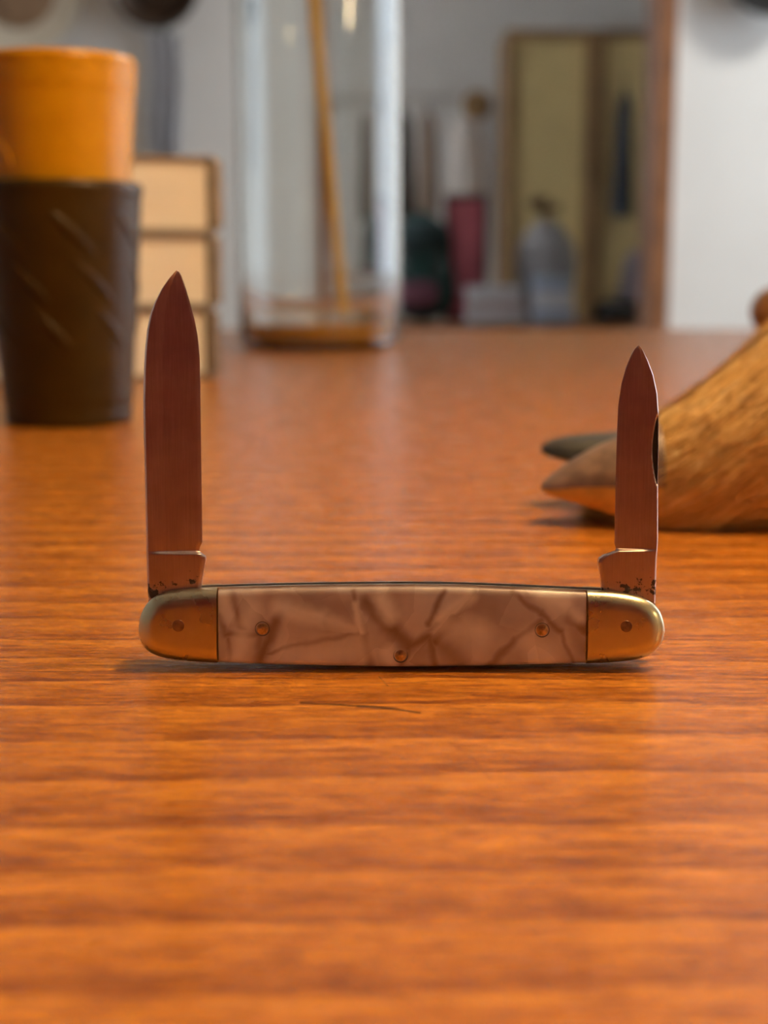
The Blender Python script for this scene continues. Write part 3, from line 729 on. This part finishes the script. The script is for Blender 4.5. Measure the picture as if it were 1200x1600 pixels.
# wall rail with clothes on the far wall
RY = 6.9
m_metal = simple('pale_metal', (.62, .60, .56), .3, 1.0, var=.05)
ra, rb = on_plane_y(500, 154, RY), on_plane_y(752, 154, RY)
rail = tag(empty('coat_rail', ((ra[0] + rb[0]) / 2, YFAR, ra[2])), 'pale horizontal coat rail on the far room wall', 'rail')
part('bar', tube([tuple(ra), tuple(rb)], .012, 12), m_metal, rail, 50)
for x in (ra[0] + .02, rb[0] - .02): part('bracket', box((x - .012, RY, ra[2] - .012), (x + .012, YFAR, ra[2] + .012), .003), m_metal, rail)
garment('dark_jacket', 608, 172, 650, 345, RY, simple('dark_brown_cloth', (.040, .030, .024), .85, var=.2), 'dark brown jacket at the left on the coat rail', 'jacket', 5, ra[2] - .0115)
garment('brown_jacket', 650, 172, 686, 335, RY, simple('taupe_cloth', (.27, .20, .145), .85, var=.2), 'taupe jacket on the rail beside the dark brown one', 'jacket', 6, ra[2] - .0115)
garment('pale_coat', 690, 172, 762, 420, RY, simple('pale_beige_cloth', (.60, .55, .49), .85, var=.08), 'long pale beige coat on the coat rail', 'coat', 7, ra[2] - .0115)
# straw hat on the rail end
hc = on_plane_y(746, 163, RY - .09); hr = px_r(22, RY)
m_straw = simple('brown_straw', (.27, .165, .065), .8, var=.3, scale=60)
he = tag(empty('straw_hat', (hc[0], RY - .06, hc[2])), 'small brown straw hat hung over the pale coat', 'hat')
bm = lathe([(0, .055), (hr * .4, .053), (hr * .52, .035), (hr * .56, .004), (hr, 0), (hr * 1.0, -.004), (hr * .5, -.003), (0, -.003)], n=36)
Mh = Matrix.Translation((hc[0], RY - .06, hc[2])) @ Matrix.Rotation(R(90), 4, 'X')
bmesh.ops.transform(bm, matrix=Mh, verts=bm.verts); part('brim_and_crown', bm, m_straw, he, 40)
bm = lathe([(hr * .565, .004), (hr * .58, .005), (hr * .555, .017), (hr * .54, .016), (hr * .565, .004)], n=36); bmesh.ops.transform(bm, matrix=Mh, verts=bm.verts)
part('band', bm, m_dkw, he, 40)
# low bench in the far room
KY = 5.75; bz = on_plane_y(700, 506, KY)[2]
bx0_, bx1_ = on_plane_y(470, 500, KY)[0], on_plane_y(1075, 500, KY)[0]
bench = tag(empty('low_bench', ((bx0_ + bx1_) / 2, KY + .25, FLOOR)), 'long low brown bench beyond the doorway carrying bags and linen', 'bench')
part('seat', box((bx0_, KY - .05, bz - .035), (bx1_, KY + .42, bz), .005), m_frame, bench)
for x in (bx0_ + .05, bx1_ - .05):
    for y in (KY, KY + .37): part('leg', box((x - .025, y - .025, FLOOR), (x + .025, y + .025, bz - .034), .004), m_frame, bench)
# green backpack
m_green = simple('dark_teal_cloth', (.016, .060, .056), .8, var=.35, scale=18, bump=.3, bdist=.01)
m_plum = simple('plum_cloth', (.16, .055, .085), .8, var=.2, scale=18)
gx0, gx1 = on_plane_y(606, 400, KY)[0], on_plane_y(716, 400, KY)[0]; gz1 = on_plane_y(660, 328, KY)[2]; gx = (gx0 + gx1) / 2; gh = gz1 - bz
bp = tag(empty('backpack', (gx, KY + .1, bz)), 'dark teal backpack with a plum pocket on the low bench', 'backpack')
def blob(cx, cy, z0, h, hw, hd, n=28, top=.55, pw=2.6):
    rings = []
    for j in range(15):
        t = j / 14; k = (1 - (abs(2 * t - 1)) ** 5) ** .5 * (1 - (1 - top) * t ** 2) + .03
        rings.append([(cx + hw * k * math.copysign(abs(math.cos(q)) ** (2 / pw), math.cos(q)), cy + hd * k * math.copysign(abs(math.sin(q)) ** (2 / pw), math.sin(q)), z0 + h * t) for q in [2 * math.pi * i / n for i in range(n)]])
    return loft(rings)
part('bag_body', blob(gx, KY + .12, bz + .001, gh, (gx1 - gx0) / 2, .11), m_green, bp, 60)
part('front_pocket', blob(gx - .02, KY + .035, bz + .06, gh * .26, (gx1 - gx0) * .30, .05, top=.9), m_plum, bp, 60)
part('top_flap', blob(gx, KY + .09, bz + gh * .60, gh * .33, (gx1 - gx0) * .43, .11, top=.7), simple('darker_teal_cloth', (.012, .030, .032), .8, var=.3), bp, 60)
for s in (-1, 1): part('strap', tube([(gx + s * .07, KY + .02, bz + gh * .78), (gx + s * .075, KY - .005, bz + gh * .55), (gx + s * .07, KY + .01, bz + gh * .34)], .011, 8), m_blk, bp, 50)
# red framed picture leaning on the bench
pe = tag(empty('framed_picture', (on_plane_y(728, 400, KY + .3)[0], KY + .3, bz)), 'pink red picture in a dark red frame propped on the bench', 'picture')
pa, pb = on_plane_y(694, 460, KY + .3), on_plane_y(762, 304, KY + .3)
m_rf = simple('dark_red_wood', (.10, .016, .020), .5, var=.2); m_pk = simple('pink_red_print', (.47, .105, .13), .6, var=.25, scale=7)
x0, x1, z1 = pa[0], pb[0], pb[2]; fw = .026; yq = KY + .3
part('print', box((x0 + fw, yq + .004, bz + fw), (x1 - fw, yq + .012, z1 - fw)), m_pk, pe)
for lo, hi in (((x0, yq - .008, bz + .001), (x0 + fw, yq + .02, z1)), ((x1 - fw, yq - .008, bz + .001), (x1, yq + .02, z1)), ((x0 + fw, yq - .008, bz + .001), (x1 - fw, yq + .02, bz + fw)), ((x0 + fw, yq - .008, z1 - fw), (x1 - fw, yq + .02, z1))):
    part('frame_bar', box(lo, hi, .002), m_rf, pe)
# grey vase with a dried bunch
vx = on_plane_y(856, 400, KY + .15)[0]; vz = on_plane_y(856, 345, KY + .15)[2] - bz; vr = px_r(48, KY + .15)
m_vase = simple('grey_stoneware', (.30, .29, .29), .6, var=.12, scale=10)
ve = tag(empty('vase', (vx, KY + .22, bz)), 'round grey stoneware vase on the bench before the yellow wardrobe', 'vase')
part('body', lathe([(0, bz + .001)] + [(vr * r, bz + vz * z) for r, z in ((.55, .001), (.62, .01), (.82, .2), (.97, .42), (1, .6), (.9, .78), (.6, .92), (.38, .97), (.40, 1), (.34, .985), (.3, .9), (.28, .5), (0, .45))], (vx, KY + .22), 48), m_vase, ve, 50)
de = tag(empty('dried_bouquet', (vx - .03, KY + .17, bz + vz)), 'small brown dried flower bunch standing in the grey vase', 'flowers')
m_dry = simple('dry_brown', (.17, .105, .045), .85, var=.35, scale=60)
for k in range(9):
    an = k * 2.4; rr_ = .012 + .020 * (k % 3); tz = vz + .05 + .035 * ((k * 7) % 5) / 4
    bpt = Vector((vx + .01 * math.cos(an), KY + .22 + .01 * math.sin(an), bz + vz * .95)); tpt = Vector((vx - .022 + rr_ * 1.3 * math.cos(an), KY + .22 + rr_ * math.sin(an), bz + tz))
    s_ = part('stem', tube([tuple(bpt), tuple((bpt + tpt) / 2 + Vector((0, 0, .01))), tuple(tpt)], .0025, 6), m_dry, de, 50)
    bm = bmesh.new(); bmesh.ops.create_icosphere(bm, subdivisions=2, radius=.024, matrix=Matrix.Translation(tpt) @ Matrix.Diagonal((1, 1, .85, 1)))
    for vv in bm.verts: vv.co += Vector(rng.normal(0, .0018, 3))
    part('flower_head', bm, m_dry, de)
# linen and bottles along the bench
m_linen = simple('white_linen', (.66, .67, .70), .9, var=.06, scale=14); m_blue = simple('pale_blue_linen', (.40, .47, .58), .9, var=.08, scale=14)
m_pinkl = simple('pale_pink_linen', (.58, .50, .50), .9, var=.08, scale=14)
def folded(px0, px1, py0, Y, mats, label, z0=None):
    a, b = on_plane_y(px0, py0, Y), on_plane_y(px1, py0, Y); z = bz; n = len(mats); hh = (a[2] - bz) / n
    for k, mt in enumerate(mats):
        e = tag(empty('folded_linen', ((a[0] + b[0]) / 2, Y + .1, z)), label[k], 'linen')
        part('top_fold', box((a[0] + .006 * (k % 2), Y, z + hh * .5), (b[0] - .008 * k, Y + .1, z + hh), hh * .22, 3), mt, e, 60)
        part('bottom_fold', box((a[0] + .006 * (k % 2) + .002, Y + .004, z + .0005), (b[0] - .008 * k - .003, Y + .1, z + hh * .5), hh * .22, 3), mt, e, 60)
        z += hh
folded(728, 824, 448, KY - .02, (m_linen, m_pinkl, m_linen), ('white folded linen, bottom of the pile beside the teal backpack', 'pale pink folded linen in the middle of the pile', 'white folded linen on top of the pale pink one'))
folded(834, 902, 432, KY - .04, (m_blue, m_linen, m_blue), ('pale blue folded linen, lowest of the pile before the grey vase', 'white folded linen between two pale blue ones', 'pale blue folded linen, topmost of the pile before the grey vase'))
# dark shoes-bag and a pale lilac bag at the jamb
bgx = on_plane_y(985, 470, KY)[0]
b1 = tag(empty('dark_bag', (on_plane_y(968, 470, KY)[0], KY + .05, bz)), 'small black bag on the bench near the door frame', 'bag')
part('bag_body', blob(on_plane_y(968, 470, KY)[0], KY + .05, bz + .001, on_plane_y(968, 466, KY)[2] - bz, px_r(36, KY), .08, top=.8), m_blk, b1, 60)
cx_ = on_plane_y(968, 470, KY)[0]; zt2 = on_plane_y(968, 468, KY)[2]
part('handle', tube([(cx_ - .04, KY + .05, zt2 - .006), (cx_ - .03, KY + .05, zt2 + .03), (cx_ + .03, KY + .05, zt2 + .03), (cx_ + .04, KY + .05, zt2 - .006)], .006, 8), m_blk, b1, 50)
b2 = tag(empty('lilac_bag', (on_plane_y(990, 430, KY + .2)[0], KY + .26, bz)), 'tall pale lilac cloth bag behind the black bag', 'bag')
part('bag_body', blob(on_plane_y(990, 430, KY + .26)[0], KY + .26, bz + .001, on_plane_y(990, 390, KY + .26)[2] - bz, px_r(24, KY + .26), .07, top=.45), simple('pale_lilac_cloth', (.34, .31, .37), .9, var=.1), b2, 60)
cx_ = on_plane_y(990, 430, KY + .26)[0]; zt3 = on_plane_y(990, 392, KY + .26)[2]
part('drawstring', tube([(cx_ + .022 * math.cos(q), KY + .26 + .022 * math.sin(q), zt3 - .02) for q in np.linspace(0, 6.2, 14)], .004, 6), m_linen, b2, 50)

# ================================================================== BEHIND THE CAMERA AND OVERHEAD
m_red = simple('dark_red_backdrop_cloth', (.52, .066, .064), .9, var=.15, scale=5)  # unseen red cloth added so the blades reflect red
bm = bmesh.new(); G = []
for j in range(3):
    G.append([bm.verts.new((-1.3 + 2.6 * i / 90, YF + .09 + .05 * math.sin(i * .75), FLOOR + .03 + (CEIL - .12 - FLOOR) * j / 2)) for i in range(91)])
for j in range(2):
    for i in range(90): bm.faces.new((G[j][i], G[j][i+1], G[j+1][i+1], G[j+1][i]))
bmesh.ops.solidify(bm, geom=bm.faces[:], thickness=.006)
cu = tag(empty('backdrop', (0, YF + .09, FLOOR)), 'unseen dark red curtain on the wall behind the table', 'backdrop')
part('cloth', bm, m_red, cu, 60)
part('backdrop_rod', tube([(-1.4, YF + .09, CEIL - .075), (1.4, YF + .09, CEIL - .075)], .014, 12), m_metal, cu, 50)
# pendant lamp above the table
px_, py_, pz_ = PENDANT
pen = tag(empty('pendant_lamp', (px_, py_, pz_)), 'warm glowing pendant lamp hanging above the table', 'lamp')
part('shade', lathe([(.03, pz_ + .17), (.05, pz_ + .165), (.15, pz_ + .03), (.152, pz_ + .03), (.052, pz_ + .170), (.03, pz_ + .176), (.03, pz_ + .17)], (px_, py_), 40), m_cream, pen, 40)
part('cord', tube([(px_, py_, pz_ + .17), (px_, py_, CEIL)], .004, 8), m_blk, pen)
bu = NT('warm_bulb'); bu.set(Emission_Color=(1, .72, .38, 1), Emission_Strength=30)
part('bulb', lathe([(.036 * math.sin(math.pi * k / 14), pz_ + .085 - .036 * math.cos(math.pi * k / 14)) for k in range(15)], (px_, py_), 24), bu.m, pen, 60)
ld = bpy.data.lights.new('pendant_light', 'POINT'); ld.energy = 3.5; ld.color = (1, .66, .33); ld.shadow_soft_size = .02
lo = bpy.data.objects.new('pendant_light', ld); COL.objects.link(lo); lo.location = (px_, py_, pz_ + .03)
# floor lamp with a frosted globe, off to the right of the table
lx, ly, lz = 1.40, -.63, .555
fl = tag(empty('floor_lamp', (lx, ly, FLOOR)), 'black floor lamp with a warm glowing globe', 'lamp')
part('base', lathe([(0, FLOOR), (.13, FLOOR), (.13, FLOOR + .012), (.02, FLOOR + .025), (0, FLOOR + .025)], (lx, ly), 32), m_blk, fl, 40)
part('pole', tube([(lx, ly, FLOOR + .02), (lx, ly, lz - .048)], .011, 12), m_blk, fl, 50)
fb_ = NT('warm_globe'); fb_.set(Emission_Color=(1, .74, .40, 1), Emission_Strength=55)
part('globe', lathe([(.05 * math.sin(math.pi * k / 16), lz - .05 * math.cos(math.pi * k / 16)) for k in range(17)], (lx, ly), 28), fb_.m, fl, 60)
# unseen lamp housing added for the ceiling fill
cl_ = tag(empty('added_ceiling_lamp', (1.75, 2.3, CEIL)), 'unseen white square lamp added on the ceiling to light the walls', 'lamp')
part('housing', box((1.51, 2.06, CEIL - .04), (1.99, 2.54, CEIL), .006), m_white, cl_)
